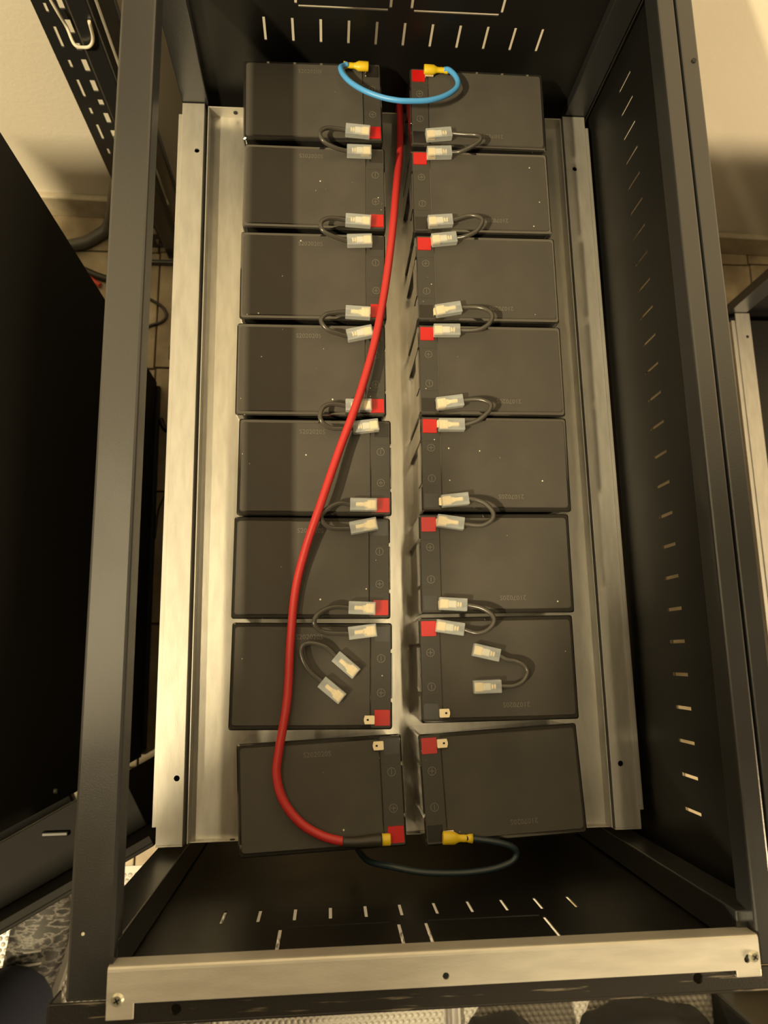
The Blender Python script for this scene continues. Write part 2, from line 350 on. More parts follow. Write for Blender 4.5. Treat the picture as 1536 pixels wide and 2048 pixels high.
for hx_, hy_ in ((5.6, -440.3), (219.9, -440.0)): cyl('hole_shade_disc', (hx_, hy_, 251.6), 3.2, .8, 'Z', M['groove'], 16, cr)  # dark discs added so the drilled holes look shaded
screw(-213.3, -444.2, 254, cr, .5); screw(225.0, -438.2, 254, cr, .9, .95)

# ------------------------------------------------------------------ galvanised tray
TR = thing('battery_tray', 'galvanised sheet steel tray with upturned edges under all the batteries', 'tray', V((0, 0, 0)))
def tb(name, lst, m, bev=.4):
    return boxes(name, lst, m, TR, bev, off=False)
tb('tray_floor', [((-213.5, -403, -1.2), (217.5, 425, 0))], M['tray'], .3)
tb('tray_edge', [((-213.5, -403, -1), (-212.2, 425, 17))], G, .4); tb('tray_edge', [((216.2, -403, -1), (217.5, 425, 17))], G, .4)
e1 = tb('tray_edge', [((-213.5, 424, -1), (217.5, 425.3, 17))], GX, .4); e2 = tb('tray_edge', [((-213.5, -403.6, -1), (217.5, -402.4, 11))], GX, .4)
for xx, yy in ((-182, 423.6), (-170, -401.9)):
    cyl('tray_hole_disc', (xx, yy, 9), 2.6, .6, 'Y', M['groove'], 14, TR, off=False)  # dark disc drawn for a hole, its shade is in the colour

# ------------------------------------------------------------------ batteries
def outline(notch=True, g=0.):
    """lid outline in battery frame, terminal edge on the -X side; g shrinks"""
    hx, hy = 75.5-g, 49-g; c = 2.2
    P = [(-hx+c, -hy), (hx-c, -hy), (hx-c*.3, -hy+c*.3), (hx, -hy+c), (hx, hy-c), (hx-c*.3, hy-c*.3), (hx-c, hy), (-hx+c, hy), (-hx+c*.3, hy-c*.3), (-hx, hy-c)]
    if notch: P += [(-hx, 25), (-hx+2.6, 22.5), (-hx+2.6, -22.5), (-hx, -25)]
    return P + [(-hx, -hy+c), (-hx+c*.3, -hy+c*.3)]
def prism(bm, P, z0, z1, top_inset=0.):
    a = [bm.verts.new((x/1000, y/1000, z0/1000)) for x, y in P]
    b = [bm.verts.new((x/1000, y/1000, (z1-top_inset)/1000)) for x, y in P]
    n = len(P)
    for k in range(n): bm.faces.new((a[k], a[(k+1) % n], b[(k+1) % n], b[k]))
    bm.faces.new(a[::-1])
    if top_inset:
        cx = sum(p[0] for p in P)/n; cy = sum(p[1] for p in P)/n
        c = []
        for x, y in P:
            sx = -1 if x > 0 else 1; sy = -1 if y > 0 else 1
            c.append(bm.verts.new(((x+sx*top_inset)/1000, (y+sy*top_inset)/1000, z1/1000)))
        for k in range(n): bm.faces.new((b[k], b[(k+1) % n], c[(k+1) % n], c[k]))
        bm.faces.new(c)
    else: bm.faces.new(b)
ME = {}
bm = bmesh.new(); prism(bm, outline(True, .35), 0, 86); ME['case'] = mesh_from(bm, 'case')
bm = bmesh.new(); prism(bm, outline(True, 0), 84, 94.2, 1.3)
add_box(bm, (-75.6, -21, 70), (-74.2, 21, 93.4), .4)                   # grip rib in the notch
bmesh.ops.recalc_face_normals(bm, faces=bm.faces); ME['lid'] = mesh_from(bm, 'lid')
# smooth cover plate with a stepped border
bm = bmesh.new()
def rr_(x0, x1, y0, y1, r): return [(x0+r, y0), (x1-r, y0), (x1-r*.3, y0+r*.3), (x1, y0+r), (x1, y1-r), (x1-r*.3, y1-r*.3), (x1-r, y1), (x0+r, y1), (x0+r*.3, y1-r*.3), (x0, y1-r), (x0, y0+r), (x0+r*.3, y0+r*.3)]
def prism2(bm, P, z0, z1, ins):
    n = len(P); cx = sum(p[0] for p in P)/n; cy = sum(p[1] for p in P)/n
    a = [bm.verts.new((x/1000, y/1000, z0/1000)) for x, y in P]
    b = [bm.verts.new(((x+(ins if x < cx else -ins))/1000, (y+(ins if y < cy else -ins))/1000, z1/1000)) for x, y in P]
    for k in range(n): bm.faces.new((a[k], a[(k+1) % n], b[(k+1) % n], b[k]))
    bm.faces.new(b); bm.faces.new(a[::-1])
prism2(bm, rr_(-55, 72.6, -45.2, 45.2, 2.5), 94.0, 95.4, .7); ME['cover'] = mesh_from(bm, 'cover')
bm = bmesh.new(); prism2(bm, rr_(-74.2, -55.4, -47.6, 47.6, 1.2), 93.9, 94.8, .3); add_box(bm, (-72.2, -23.5, 94.6), (-57, -22.9, 95.0)); add_box(bm, (-72.2, 22.9, 94.6), (-57, 23.5, 95.0)); ME['strip'] = mesh_from(bm, 'strip')
for nm, s in (('pos', 1), ('neg', -1)):
    bm = bmesh.new(); prism2(bm, rr_(-73.4, -58.6, min(s*31, s*45.8), max(s*31, s*45.8), .6), 94.2, 95.6 if s > 0 else 94.95, .3); ME[nm] = mesh_from(bm, nm)
def blade():
    bm = bmesh.new()
    # upright leg then tab laid flat, with the hole in the tab
    add_box(bm, (-.4, -3.4, 94.6), (.5, 3.4, 98.2), .15, 1)
    us = [0, 5.0, 7.0, 9.6]; vv = [-3.9, -.9, .9, 3.9]; c = {}
    def vt(i, j, k):
        if (i, j, k) not in c:
            x = us[i]; y = vv[j]
            if i == 3 and j in (0, 3): x -= .9
            c[(i, j, k)] = bm.verts.new((x/1000, y/1000, (98.2 if k else 97.3)/1000))
        return c[(i, j, k)]
    sol = lambda i, j: 0 <= i < 3 and 0 <= j < 3 and not (i == 1 and j == 1)
    for i in range(3):
        for j in range(3):
            if not sol(i, j): continue
            bm.faces.new((vt(i, j, 1), vt(i+1, j, 1), vt(i+1, j+1, 1), vt(i, j+1, 1))); bm.faces.new((vt(i, j, 0), vt(i, j+1, 0), vt(i+1, j+1, 0), vt(i+1, j, 0)))
            for di, dj, a, b in ((-1, 0, (i, j), (i, j+1)), (1, 0, (i+1, j), (i+1, j+1)), (0, -1, (i, j), (i+1, j)), (0, 1, (i, j+1), (i+1, j+1))):
                if not sol(i+di, j+dj): bm.faces.new((vt(*a, 0), vt(*b, 0), vt(*b, 1), vt(*a, 1)))
    bmesh.ops.recalc_face_normals(bm, faces=bm.faces); return mesh_from(bm, 'terminal')
ME['blade'] = blade()
def ringmark(plus):
    bm = bmesh.new(); R, r = 3.6, .28
    for k in range(24):
        a0, a1 = 2*math.pi*k/24, 2*math.pi*(k+1)/24
        q = [(math.cos(a)*rad/1000, math.sin(a)*rad/1000) for a, rad in ((a0, R+r), (a1, R+r), (a1, R-r), (a0, R-r))]
        lo = [bm.verts.new((x, y, .0947)) for x, y in q]; hi = [bm.verts.new((x, y, .09515)) for x, y in q]
        bm.faces.new(hi)
        for j in range(4): bm.faces.new((lo[j], lo[(j+1) % 4], hi[(j+1) % 4], hi[j]))
    add_box(bm, (-.3, -2.3, 94.7), (.3, 2.3, 95.2))
    if plus: add_box(bm, (-2.3, -.3, 94.7), (2.3, .3, 95.2))
    bmesh.ops.recalc_face_normals(bm, faces=bm.faces); return mesh_from(bm, 'polarity_mark')
ME['plus'] = ringmark(True); ME['minus'] = ringmark(False)
def text_mesh(s, size, ext):
    cu = bpy.data.curves.new('t', 'FONT'); cu.body = s; cu.size = size; cu.extrude = ext; cu.align_x = 'CENTER'; cu.align_y = 'CENTER'; cu.resolution_u = 2
    o = bpy.data.objects.new('t', cu); COL.objects.link(o); bpy.context.view_layer.update()
    me = bpy.data.meshes.new_from_object(o.evaluated_get(bpy.context.evaluated_depsgraph_get())); bpy.data.objects.remove(o); return me
ME['codeL'] = text_mesh('S202020S', .0066, .00018); ME['codeR'] = text_mesh('2107020S', .0066, .00018)
for k, mm in (('case', 'case'), ('lid', 'case'), ('cover', 'lid'), ('strip', 'strip'), ('pos', 'red'), ('neg', 'blk'), ('blade', 'brass'), ('plus', 'mark'), ('minus', 'mark'), ('codeL', 'mark'), ('codeR', 'mark')):
    ME[k].materials.clear(); ME[k].materials.append(M[mm])
def child(name, me, par, loc=(0, 0, 0), rz=0, label=None):
    o = bpy.data.objects.new(name, me); COL.objects.link(o); o.parent = par; o.location = Vector(loc)/1000; o.rotation_euler = (0, 0, rz)
    if label: o['label'] = label
    return o
ordn = ['first', 'second', 'third', 'fourth', 'fifth', 'sixth', 'seventh', 'eighth']
POSR = [(95.556, 369.512, -.010), (94.737, 266.797, .002), (96.242, 164.906, -.003), (95.938, 62.711, -.006), (95.383, -37.095, -.009), (91.286, -137.573, -.004), (88.469, -238.431, .002), (87.12, -343.135, .044)]
POSL = [(-87.017, 372.734, .009), (-85.404, 267.937, -.007), (-86.726, 164.695, -.002), (-88.983, 61.675, -.006), (-85.487, -40.349, -.011), (-88.53, -140.067, -.016), (-88.955, -241.751, -.020), (-80.401, -347.906, .036)]
DR = {0: 'rearmost battery of the right column, blue cable on its red terminal', 7: 'tilted front battery of the right column, slate cable on its yellow connector', 6: 'seventh black battery of the right column, a loose jumper lying on it'}
DL = {0: 'rearmost battery of the left column, blue cable on its black terminal', 7: 'tilted front battery of the left column, red cable on its red terminal', 6: 'seventh black battery of the left column, a loose jumper lying on it'}
for side, pos, dd in (('right', POSR, DR), ('left', POSL, DL)):
    for i, (x, y, a) in enumerate(pos):
        lab = dd.get(i, 'black sealed battery, %s from the back in the %s column' % (ordn[i], side))
        R = thing('sealed_battery', lab, 'battery', V((x, y, 0.15)), a + (math.pi if side == 'left' else 0), 'black sealed batteries in two columns on the tray')
        child('case', ME['case'], R); child('lid', ME['lid'], R); child('lid_cover', ME['cover'], R); child('terminal_strip', ME['strip'], R)
        child('terminal_seal', ME['pos'], R, label='red terminal seal'); child('terminal_seal', ME['neg'], R, label='black terminal seal')
        child('terminal', ME['blade'], R, (-58.4, 40, 0)); child('terminal', ME['blade'], R, (-58.4, -40, 0))
        child('polarity_mark', ME['plus'], R, (-65, 15.8, 0)); child('polarity_mark', ME['minus'], R, (-65, -15.8, 0))
        if side == 'left': child('date_code', ME['codeL'], R, (3+random.uniform(-1, 1), -35.5, 95.45), math.pi)
        else: child('date_code', ME['codeR'], R, (14+random.uniform(-1, 3), -34, 95.45), math.pi)

# ------------------------------------------------------------------ jumper leads
JUMPERS = {
 'L1': ([(-25.6, 330.6, 101), (-52.0, 332.6, 101)], [(-24.4, 306.9, 101), (-50.7, 307.2, 101)], [(-52.0, 332.6, 101.0), (-66.6, 331.4, 104.9), (-74.6, 328.0, 108.0), (-79.4, 321.6, 109.8), (-77.8, 314.5, 109.8), (-72.6, 310.1, 108.0), (-61.4, 306.8, 104.9), (-50.7, 307.2, 101.0)]), 
 'L2': ([(-26.3, 223.9, 101), (-53.1, 225.5, 101)], [(-25.5, 202.5, 101), (-51.7, 201.3, 101)], [(-53.1, 225.5, 101.0), (-66.7, 224.5, 105.5), (-76.1, 219.9, 108.8), (-79.2, 213.3, 110.0), (-75.6, 206.8, 108.8), (-64.3, 202.8, 105.5), (-51.7, 201.3, 101.0)]), 
 'L3': ([(-28.5, 120.2, 101), (-54.1, 121.5, 101)], [(-26.7, 101.0, 101), (-52.8, 95.2, 101)], [(-54.1, 121.5, 101.0), (-67.4, 117.9, 105.5), (-75.0, 114.0, 108.8), (-79.0, 106.9, 110.0), (-72.6, 98.4, 108.8), (-62.5, 95.8, 105.5), (-52.8, 95.2, 101.0)]), 
 'L4': ([(-29.0, 21.3, 101), (-55.0, 21.1, 101)], [(-22.4, 0.9, 101), (-48.3, -2.3, 101)], [(-55.0, 21.1, 101.0), (-68.0, 21.2, 104.9), (-76.4, 17.5, 108.0), (-79.8, 10.7, 109.8), (-79.9, 4.0, 109.8), (-75.5, -1.5, 108.0), (-66.7, -4.1, 104.9), (-48.3, -2.3, 101.0)]), 
 'L5': ([(-25.3, -80.4, 101), (-51.6, -79.8, 101)], [(-25.7, -98.7, 101), (-51.9, -103.5, 101)], [(-51.6, -79.8, 101.0), (-61.4, -79.2, 105.5), (-71.1, -83.8, 108.8), (-78.7, -90.8, 110.0), (-78.3, -97.4, 108.8), (-70.2, -103.6, 105.5), (-51.9, -103.5, 101.0)]), 
 'L6': ([(-28.6, -180.6, 101), (-54.1, -179.3, 101)], [(-28.0, -200.8, 101), (-54.4, -203.6, 101)], [(-54.1, -179.3, 101.0), (-67.9, -178.9, 105.5), (-79.6, -183.1, 108.8), (-86.0, -190.0, 110.0), (-84.7, -196.9, 108.8), (-75.9, -202.4, 105.5), (-54.4, -203.6, 101.0)]), 
 'R1': ([(35.3, 329.2, 101), (63.4, 332.7, 101)], [(35.8, 307.8, 101), (62.6, 309.4, 101)], [(63.4, 332.7, 101.0), (77.5, 329.0, 104.9), (88.8, 326.4, 108.0), (93.2, 322.7, 109.8), (91.3, 317.1, 109.8), (82.2, 311.5, 108.0), (72.2, 308.0, 104.9), (62.6, 309.4, 101.0)]), 
 'R2': ([(34.3, 225.5, 101), (60.6, 228.0, 101)], [(37.3, 204.1, 101), (64.1, 207.6, 101)], [(60.6, 228.0, 101.0), (77.7, 231.4, 105.5), (88.6, 227.3, 108.8), (90.2, 220.7, 110.0), (84.2, 211.5, 108.8), (74.0, 207.5, 105.5), (64.1, 207.6, 101.0)]), 
 'R3': ([(38.9, 123.6, 101), (65.8, 128.5, 101)], [(36.1, 102.5, 101), (63.7, 102.9, 101)], [(65.8, 128.5, 101.0), (83.7, 126.5, 105.5), (94.2, 120.1, 108.8), (95.7, 112.3, 110.0), (89.8, 104.6, 108.8), (80.0, 101.6, 105.5), (63.7, 102.9, 101.0)]), 
 'R4': ([(36.6, 23.2, 101), (63.8, 27.1, 101)], [(37.9, 1.2, 101), (64.3, 1.3, 101)], [(63.8, 27.1, 101.0), (79.2, 26.7, 105.5), (89.5, 21.3, 108.8), (88.9, 14.6, 110.0), (82.8, 8.2, 108.8), (75.7, 4.0, 105.5), (64.3, 1.3, 101.0)]), 
 'R5': ([(38.2, -77.2, 101), (65.2, -74.3, 101)], [(33.1, -96.1, 101), (59.6, -99.8, 101)], [(65.2, -74.3, 101.0), (72.3, -76.6, 104.9), (79.9, -80.8, 108.0), (86.1, -88.2, 109.8), (87.2, -94.6, 109.8), (82.9, -99.7, 108.0), (74.6, -102.1, 104.9), (59.6, -99.8, 101.0)]), 
 'R6': ([(32.3, -176.8, 101), (59.3, -178.6, 101)], [(28.8, -197.5, 101), (55.5, -201.8, 101)], [(59.3, -178.6, 101.0), (72.3, -182.0, 105.5), (81.0, -188.4, 108.8), (82.8, -195.5, 110.0), (76.5, -202.9, 108.8), (66.5, -205.4, 105.5), (55.5, -201.8, 101.0)]), 
 'L7': ([(-47.3, -241.0, 100.5), (-66.7, -224.1, 100.5)], [(-60.6, -263.3, 100.5), (-79.9, -247.1, 100.5)], [(-66.7, -224.1, 100.5), (-75.5, -215.7, 102.0), (-87.1, -211.8, 103.2), (-95.0, -212.6, 103.9), (-98.7, -218.0, 103.9), (-96.4, -228.1, 103.2), (-90.0, -238.2, 102.0), (-79.9, -247.1, 100.5)]), 
 'R7': ([(63.4, -220.6, 100.5), (88.7, -226.7, 100.5)], [(62.4, -255.3, 100.5), (88.7, -254.9, 100.5)], [(88.7, -226.7, 100.5), (95.4, -230.6, 101.8), (103.2, -232.1, 103.0), (110.0, -235.5, 103.7), (114.0, -241.1, 104.0), (112.2, -247.1, 103.7), (107.8, -252.1, 103.0), (99.4, -255.1, 101.8), (88.7, -254.9, 100.5)])}
def conn_frame(p, q):
    p = V(p); q = V(q); d = (q-p); L_ = d.length; return p, math.atan2(d.y, d.x), L_*1000
bm = bmesh.new()                                   # housing shell, open end at x=0, 27 mm long
add_box(bm, (0, -6.1, -4.0), (26.6, 6.1, 4.0), .7); HOUS = mesh_from(bm, 'housing'); HOUS.materials.append(M['milky'])
bm = bmesh.new()
add_box(bm, (1.0, -4.5, .2), (9.5, 4.5, 3.3), .8); add_box(bm, (8.5, -2.8, .4), (12.5, 2.8, 2.9), .6); add_box(bm, (12, -2.0, 0), (21, 2.0, 3.6), 1.0)
add_box(bm, (2.6, -3.8, 2.4), (3.4, 3.8, 3.7), .2); add_box(bm, (6.0, -3.8, 2.4), (6.8, 3.8, 3.7), .2); RECA = mesh_from(bm, 'receptacle'); RECA.materials.append(M['brass2'])
bm = bmesh.new()
add_box(bm, (1.0, -4.2, .2), (9.0, 4.2, 3.5), .8); add_box(bm, (17.0, -2.2, .4), (18.6, 2.2, 3.2), .4); add_box(bm, (19.6, -2.2, .4), (21.2, 2.2, 3.2), .4); add_box(bm, (8.5, -1.2, 0), (20, 1.2, 1.2), .4); RECB = mesh_from(bm, 'receptacle'); RECB.materials.append(M['brass2'])
bm = bmesh.new(); add_box(bm, (8.8, -3.4, .2), (16.5, 3.4, 3.5), .9); SLV = mesh_from(bm, 'sleeve'); SLV.materials.append(mat('white_nylon', (.8, .77, .68), .4))
ja = {1: 'first and second', 2: 'second and third', 3: 'third and fourth', 4: 'fourth and fifth', 5: 'fifth and sixth', 6: 'sixth and seventh'}
for key, (A, Bp, wire) in JUMPERS.items():
    side = 'left' if key[0] == 'L' else 'right'; k = int(key[1])
    lab = ('short grey jumper lead joining the %s batteries of the %s column' % (ja[k], side)) if k < 7 else 'loose grey jumper lead lying unplugged on a %s column battery' % side
    mid = V(((A[0][0]+Bp[0][0])/2, (A[0][1]+Bp[0][1])/2, A[0][2]))
    T = thing('jumper_lead', lab, 'cable', mid, 0, 'grey jumper leads with clear connector housings')
    for hi_, (p, q) in enumerate((A, Bp)):
        o_, a_, L_ = conn_frame(p, q)
        h = child('connector_housing', HOUS, T); h.location = o_-mid; h.rotation_euler = (random.uniform(-.06, .06), 0, a_); h.scale = (L_/26.6, 1, 1)
        typeA = key in ('L5', 'L6', 'L7', 'R5') or (key, hi_) in (('L3', 0), ('R4', 0), ('R3', 0), ('R4', 1), ('R5', 0))
        child('receptacle', RECA if typeA else RECB, h)
        if not typeA: child('sleeve', SLV, h)
    pts = [((Vector(p)-Vector((mid.x*1000, mid.y*1000, 0)))) for p in wire]
    # run the wire a little way into each housing
    d0 = (Vector(A[0])-Vector(A[1])).normalized()*5; d1 = (Vector(Bp[0])-Vector(Bp[1])).normalized()*5
    off = Vector((mid.x*1000, mid.y*1000, 0))
    pts = [Vector(wire[0])-off+d0] + pts + [Vector(wire[-1])-off+d1]
    bm = bmesh.new(); tube(bm, pts, 2.35, 12, 6); bmesh.ops.recalc_face_normals(bm, faces=bm.faces)
    o = link('wire', mesh_from(bm, 'wire'), M['wire'], T); o.location = (0, 0, -mid.z)

# ------------------------------------------------------------------ power cables with yellow crimp connectors
def crimp(parent, p, q, short=False):
    """p = open end at the terminal, q = wire end"""
    if short: prof = [(0, 4.9), (1, 5.3), (8, 5.3), (9, 4.9)]
    else: prof = [(0, 5.2), (.8, 5.7), (10.5, 5.6), (12.5, 4.6), (14.5, 3.5), (17, 3.2), (19, 3.4), (21.5, 3.2), (24, 3.9), (27, 4.3)]
    P0, a, L_ = conn_frame(p, q); sc = L_/prof[-1][0]; d = Vector((math.cos(a), math.sin(a), 0)); s = Vector((-d.y, d.x, 0)); u = Vector((0, 0, 1))
    bm = bmesh.new(); rings = []
    for x, r in prof:
        c = P0+d*x*sc/1000; rings.append([bm.verts.new(c+(s*math.cos(t)*r+u*math.sin(t)*(r*.78))/1000) for t in [2*math.pi*k/20 for k in range(20)]])
    for A_, B_ in zip(rings, rings[1:]):
        for k in range(20):
            f = bm.faces.new((A_[k], A_[(k+1) % 20], B_[(k+1) % 20], B_[k])); f.smooth = True
    bm.faces.new(rings[0][::-1]); bm.faces.new(rings[-1]); bmesh.ops.recalc_face_normals(bm, faces=bm.faces)
    return link('crimp_connector', mesh_from(bm, 'crimp_connector'), M['yellow'], parent, 'yellow crimp connector')
RED = [(17.5, 427.6, 8), (16.9, 390.0, 30), (10.2, 333.6, 62), (3.1, 277.3, 88), (-2.4, 226.8, 101), (-8.4, 178.9, 104), (-15.6, 133.4, 105), (-25.9, 82.7, 109), (-43.0, 23.0, 113.5), (-61.5, -27.2, 112), (-79.7, -81.4, 115), (-94.6, -124.3, 107), (-104.0, -162.2, 102), (-108.5, -208.6, 101), (-111.5, -263.0, 101), (-118.5, -306.8, 101), (-120.5, -328.4, 101), (-114.6, -349.9, 101), (-99.4, -369.4, 101), (-79.4, -381.5, 101), (-59.5, -387.1, 101.5)]
RED = [(15.5, 432, -60), (16.0, 432, -10), (15.8, 431.5, 14), (15.5, 422, 30), (14.8, 388, 38)] + RED[2:]
T = thing('red_power_cable', 'thick red power cable curving down the left battery column to its front battery', 'cable', (0, 0, 0))
tube_obj('cable_jacket', RED, 4.05, M['cablered'], T, 14, 6)
tube_obj('heat_shrink', [(-61.5, -387.1, 101.5), (-52, -387.4, 101.5), (-44, -387.3, 101.5), (-36, -386.8, 101.5), (-26.4, -386.6, 101.5)], [4.6, 4.7, 4.9, 5.3, 5.6, 5.7], M['shrink'], T, 16, 6, label='black heat shrink sleeve')
crimp(T, (-18.6, -386.6, 101), (-27.2, -386.7, 101), True)
BLUE = [(-49.0, 413.3, 102.4), (-53.4, 410.8, 103), (-56.9, 403.3, 108), (-53.9, 391.1, 112), (-45.5, 378.0, 116), (-31.4, 365.4, 120), (-14.6, 357.1, 122), (0.0, 352.4, 124), (11.7, 351.7, 124), (35.2, 355.8, 121), (53.3, 364.9, 117), (66.4, 376.9, 113), (71.2, 387.8, 110), (69.4, 399.8, 107), (63.2, 410.8, 103), (58, 411.8, 102)]
T = thing('blue_link_cable', 'light blue cable with yellow connectors bridging the two rearmost batteries', 'cable', (0, 0, 0))
tube_obj('cable_jacket', BLUE, 2.9, M['blue'], T, 14, 6)
crimp(T, (-25.9, 412.6, 101), (-53.4, 413.5, 101)); crimp(T, (35.7, 412.2, 101), (62.6, 411.8, 101))
TEAL = [(50, -388.0, 101), (55.7, -388.5, 101), (77.1, -391.8, 103), (90.6, -396.1, 103), (95.3, -402.2, 101), (90.4, -409.2, 101), (71.8, -414.8, 101), (42.4, -417.2, 100), (8.6, -415.1, 100), (-17.8, -410.8, 95), (-34.4, -410.6, 80), (-41.3, -410.4, 60), (-46, -411, 20), (-47, -412, -40)]
T = thing('slate_link_cable', 'dark slate blue cable looping in front of the front right battery', 'cable', (0, 0, 0))
tube_obj('cable_jacket', TEAL, 2.9, M['teal'], T, 14, 6)
crimp(T, (28.4, -387.1, 101), (55.7, -388.5, 101))

# ------------------------------------------------------------------ neighbours
T = thing('black_cabinet', 'tall closed black steel cabinet standing to the left of the open one', 'cabinet', (0, 0, 0))
boxes('cabinet_body', [((-860, -393, -590), (-404, 308, 140))], M['deep'], T, 2)
boxes('plinth', [((-850, -380, -600), (-398, 300, -588))], S, T, 2)
cyl('screw', (-402.6, -377.4, -160.8), 3, 3, 'X', M['zinc'], 14, T)
# hinged or removed black sheet with a latch, in front of it
T = thing('black_door_panel', 'black sheet door panel standing open behind the front left corner post', 'door', (0, 0, 0))
p0, p1 = Vector((-262, -416, 0)), Vector((-412.8, -496, 0)); d = (p1-p0).normalized(); s = Vector((-d.y, d.x, 0))
def slab(name, u0, u1, w0, w1, z0, z1, m, par, bev=1.2, label=None):
    bm = bmesh.new(); add_box(bm, (u0, w0, z0), (u1, w1, z1), bev)
    bmesh.ops.rotate(bm, verts=bm.verts, matrix=Matrix.Rotation(math.atan2(d.y, d.x), 3, 'Z'))
    bmesh.ops.translate(bm, verts=bm.verts, vec=V((p0.x, p0.y, 0))); return link(name, mesh_from(bm, name), m, par, label)
DP = M['deep']; slab('panel_sheet', 0, 620, 0, 4, -592, -55, DP, T)
slab('top_fold', 0, 620, -8, 0, -58, -55, DP, T, .8)
slab('inner_frame', 70, 620, -78, -1, -592, -300, DP, T)
slab('floor_cover_slab', 250, 900, -150, -79, -597, -590, DP, T)  # black slab added to hide the lit floor between cabinet and panel
boxes('latch', [((-464, -458, -299), (-428, -451, -295))], M['sheet'], T, 2)
# slotted rack upright in the back left corner
T = thing('slotted_rack', 'black slotted steel rack uprights against the wall behind the left bar', 'rack', (0, 0, 0))
def ang(u, v, w_): return (u, 600+w_ - (u+445)*.0, v)
h1, h2 = [], []
z = -590; k = 0
while z < 880:
    L1 = 34 if k % 2 else 14
    h1.append((-432.5, -428.5, z, z+L1)); z += L1+22; k += 1
z = -590; k = 0
while z < 880:
    L1 = (22, 22, 12)[k % 3]; h2.append((-414, -406.5, z, z+L1)); z += L1+16; k += 1
pierced('slotted_upright', -446, -397, -599, 900, h1+h2, 2, lambda u, v, w_: (u, 600+w_, v), M['black'], T)
boxes('upright_flange', [((-398, 600, -599), (-396, 632, 900))], M['black'], T, .5)
boxes('rear_upright', [((-394, 575, -599), (-366, 604, 900))], M['black'], T, 3)
boxes('galvanised_rail', [((-364, 606, -560), (-346, 612, 900))], G, T, .8)
boxes('galvanised_rail', [((-344.5, 600, -599), (-341, 612, 900))], M['black'], T, .8)
boxes('rack_foot', [((-446, 560, -600), (-335, 566, -585))], M['black'], T, 1)
tube_obj('cable_tie', [(-417.2, 592, 30), (-417.2, 592, -4.1), (-413.7, 590, -26.5), (-410.2, 590, -49.4), (-402, 572, -58), (-389.3, 570, -60), (-380.5, 570, -56), (-374.7, 572, -45), (-371.8, 572, -20)], 2.2, M['tie'], T, 8, 6)
tube_obj('cable_bundle', [(-384, 618, 500), (-384, 616, 0), (-384, 616, -400), (-388, 618, -560)], 8, M['shrink'], T, 10, 6)
# hose and floor clutter
o = tube_obj('corrugated_hose', [(-425, 636, -330), (-436, 636, -390), (-470, 636, -480), (-498, 636, -555), (-513, 630, -582), (-532, 618, -588), (-556, 602, -588), (-590, 592, -588), (-640, 570, -588), (-690, 540, -588)], 12, M['rubber'], None, 14, 8)
tag(o, 'thick grey hose curling over the floor along the back wall', 'hose')
o = tube_obj('thin_black_cable', [(-440, 492, -596.5), (-420.4, 482, -596.5), (-400.3, 468, -596.5), (-392.5, 450.5, -596.5), (-402.1, 436.5, -596.5), (-423.2, 428.6, -596.5), (-440, 415, -596.5), (-445, 380, -596.5), (-430, 330, -596.5)], 3, M['shrink'], None, 8, 8)
tag(o, 'thin black cable looped on the floor beside the left bar', 'cable')
o = tube_obj('thin_black_wire', [(-300, 215, -596.5), (-350, 205, -596.5), (-385, 214, -596.5), (-396, 235, -596.5)], 5, M['shrink'], None, 8, 8)
tag(o, 'short black cable on the floor under the left rail', 'cable')
o = tube_obj('thin_floor_wire', [(-250, -60, -597), (-320, 20, -597), (-368, 90, -597), (-392, 60, -597), (-398, 0, -597)], 1.8, M['shrink'], None, 8, 8)
tag(o, 'very thin black wire on the floor tiles beside the left rail', 'cable')
bm = bmesh.new(); add_box(bm, (-384, 355, -600), (-350, 385, -588), 3); bmesh.ops.translate(bm, verts=bm.verts, vec=(0, 0, ZT))
o = link('black_plug', mesh_from(bm, 'black_plug'), M['shrink']); tag(o, 'small black plug on the floor under the left rail', 'plug')
T = thing('floor_cable_pile', 'dark cable with a red end lying behind the closed black cabinet', 'cable', (0, 0, 0))
tube_obj('dark_cable', [(-600, 560, -592), (-560, 545, -592), (-520, 528, -592), (-470, 515, -592), (-445, 500, -592)], 7, M['shrink'], T, 10, 6)
tube_obj('red_end', [(-548, 528, -590), (-535, 518, -590), (-522, 510, -590)], 5, M['orange'], T, 10, 6)
# neighbouring open cabinet on the right
T = thing('neighbour_cabinet', 'second black cabinet frame with a galvanised rail, at the right edge', 'cabinet', (0, 0, 0))
boxes('corner_post', [((676, 393, -600), (712, 410, -150))], B, T, 1.2); boxes('corner_post', [((676, -445, -600), (712, -425, -150))], B, T, 1.2)
boxes('back_panel', [((690, 411, -600), (1150, 413, -150))], S, T, .5)
boxes('tray_rail', [((689, -410, -432), (717, 392, -430)), ((681, -395, -434), (689, 378, -431.5)), ((681, -395, -460), (682.5, 378, -432))], G, T, .5)
boxes('lower_tray', [((720, -410, -470), (1150, 395, -466))], S, T, .5)
boxes('base', [((676, -440, -600), (1150, 410, -590))], S, T, 1)
cyl('rail_hole_disc', (708, 345, -429.9), 2.8, .5, 'Z', M['groove'], 14, T)  # flat dark disc, hole shade painted on the rail
o = boxes('black_floor_case', [((598, -1010, -598.2), (1000, -815, -420))], M['sheet'], None, 6); tag(o, 'dark grey case on the floor at the bottom right corner', 'case')
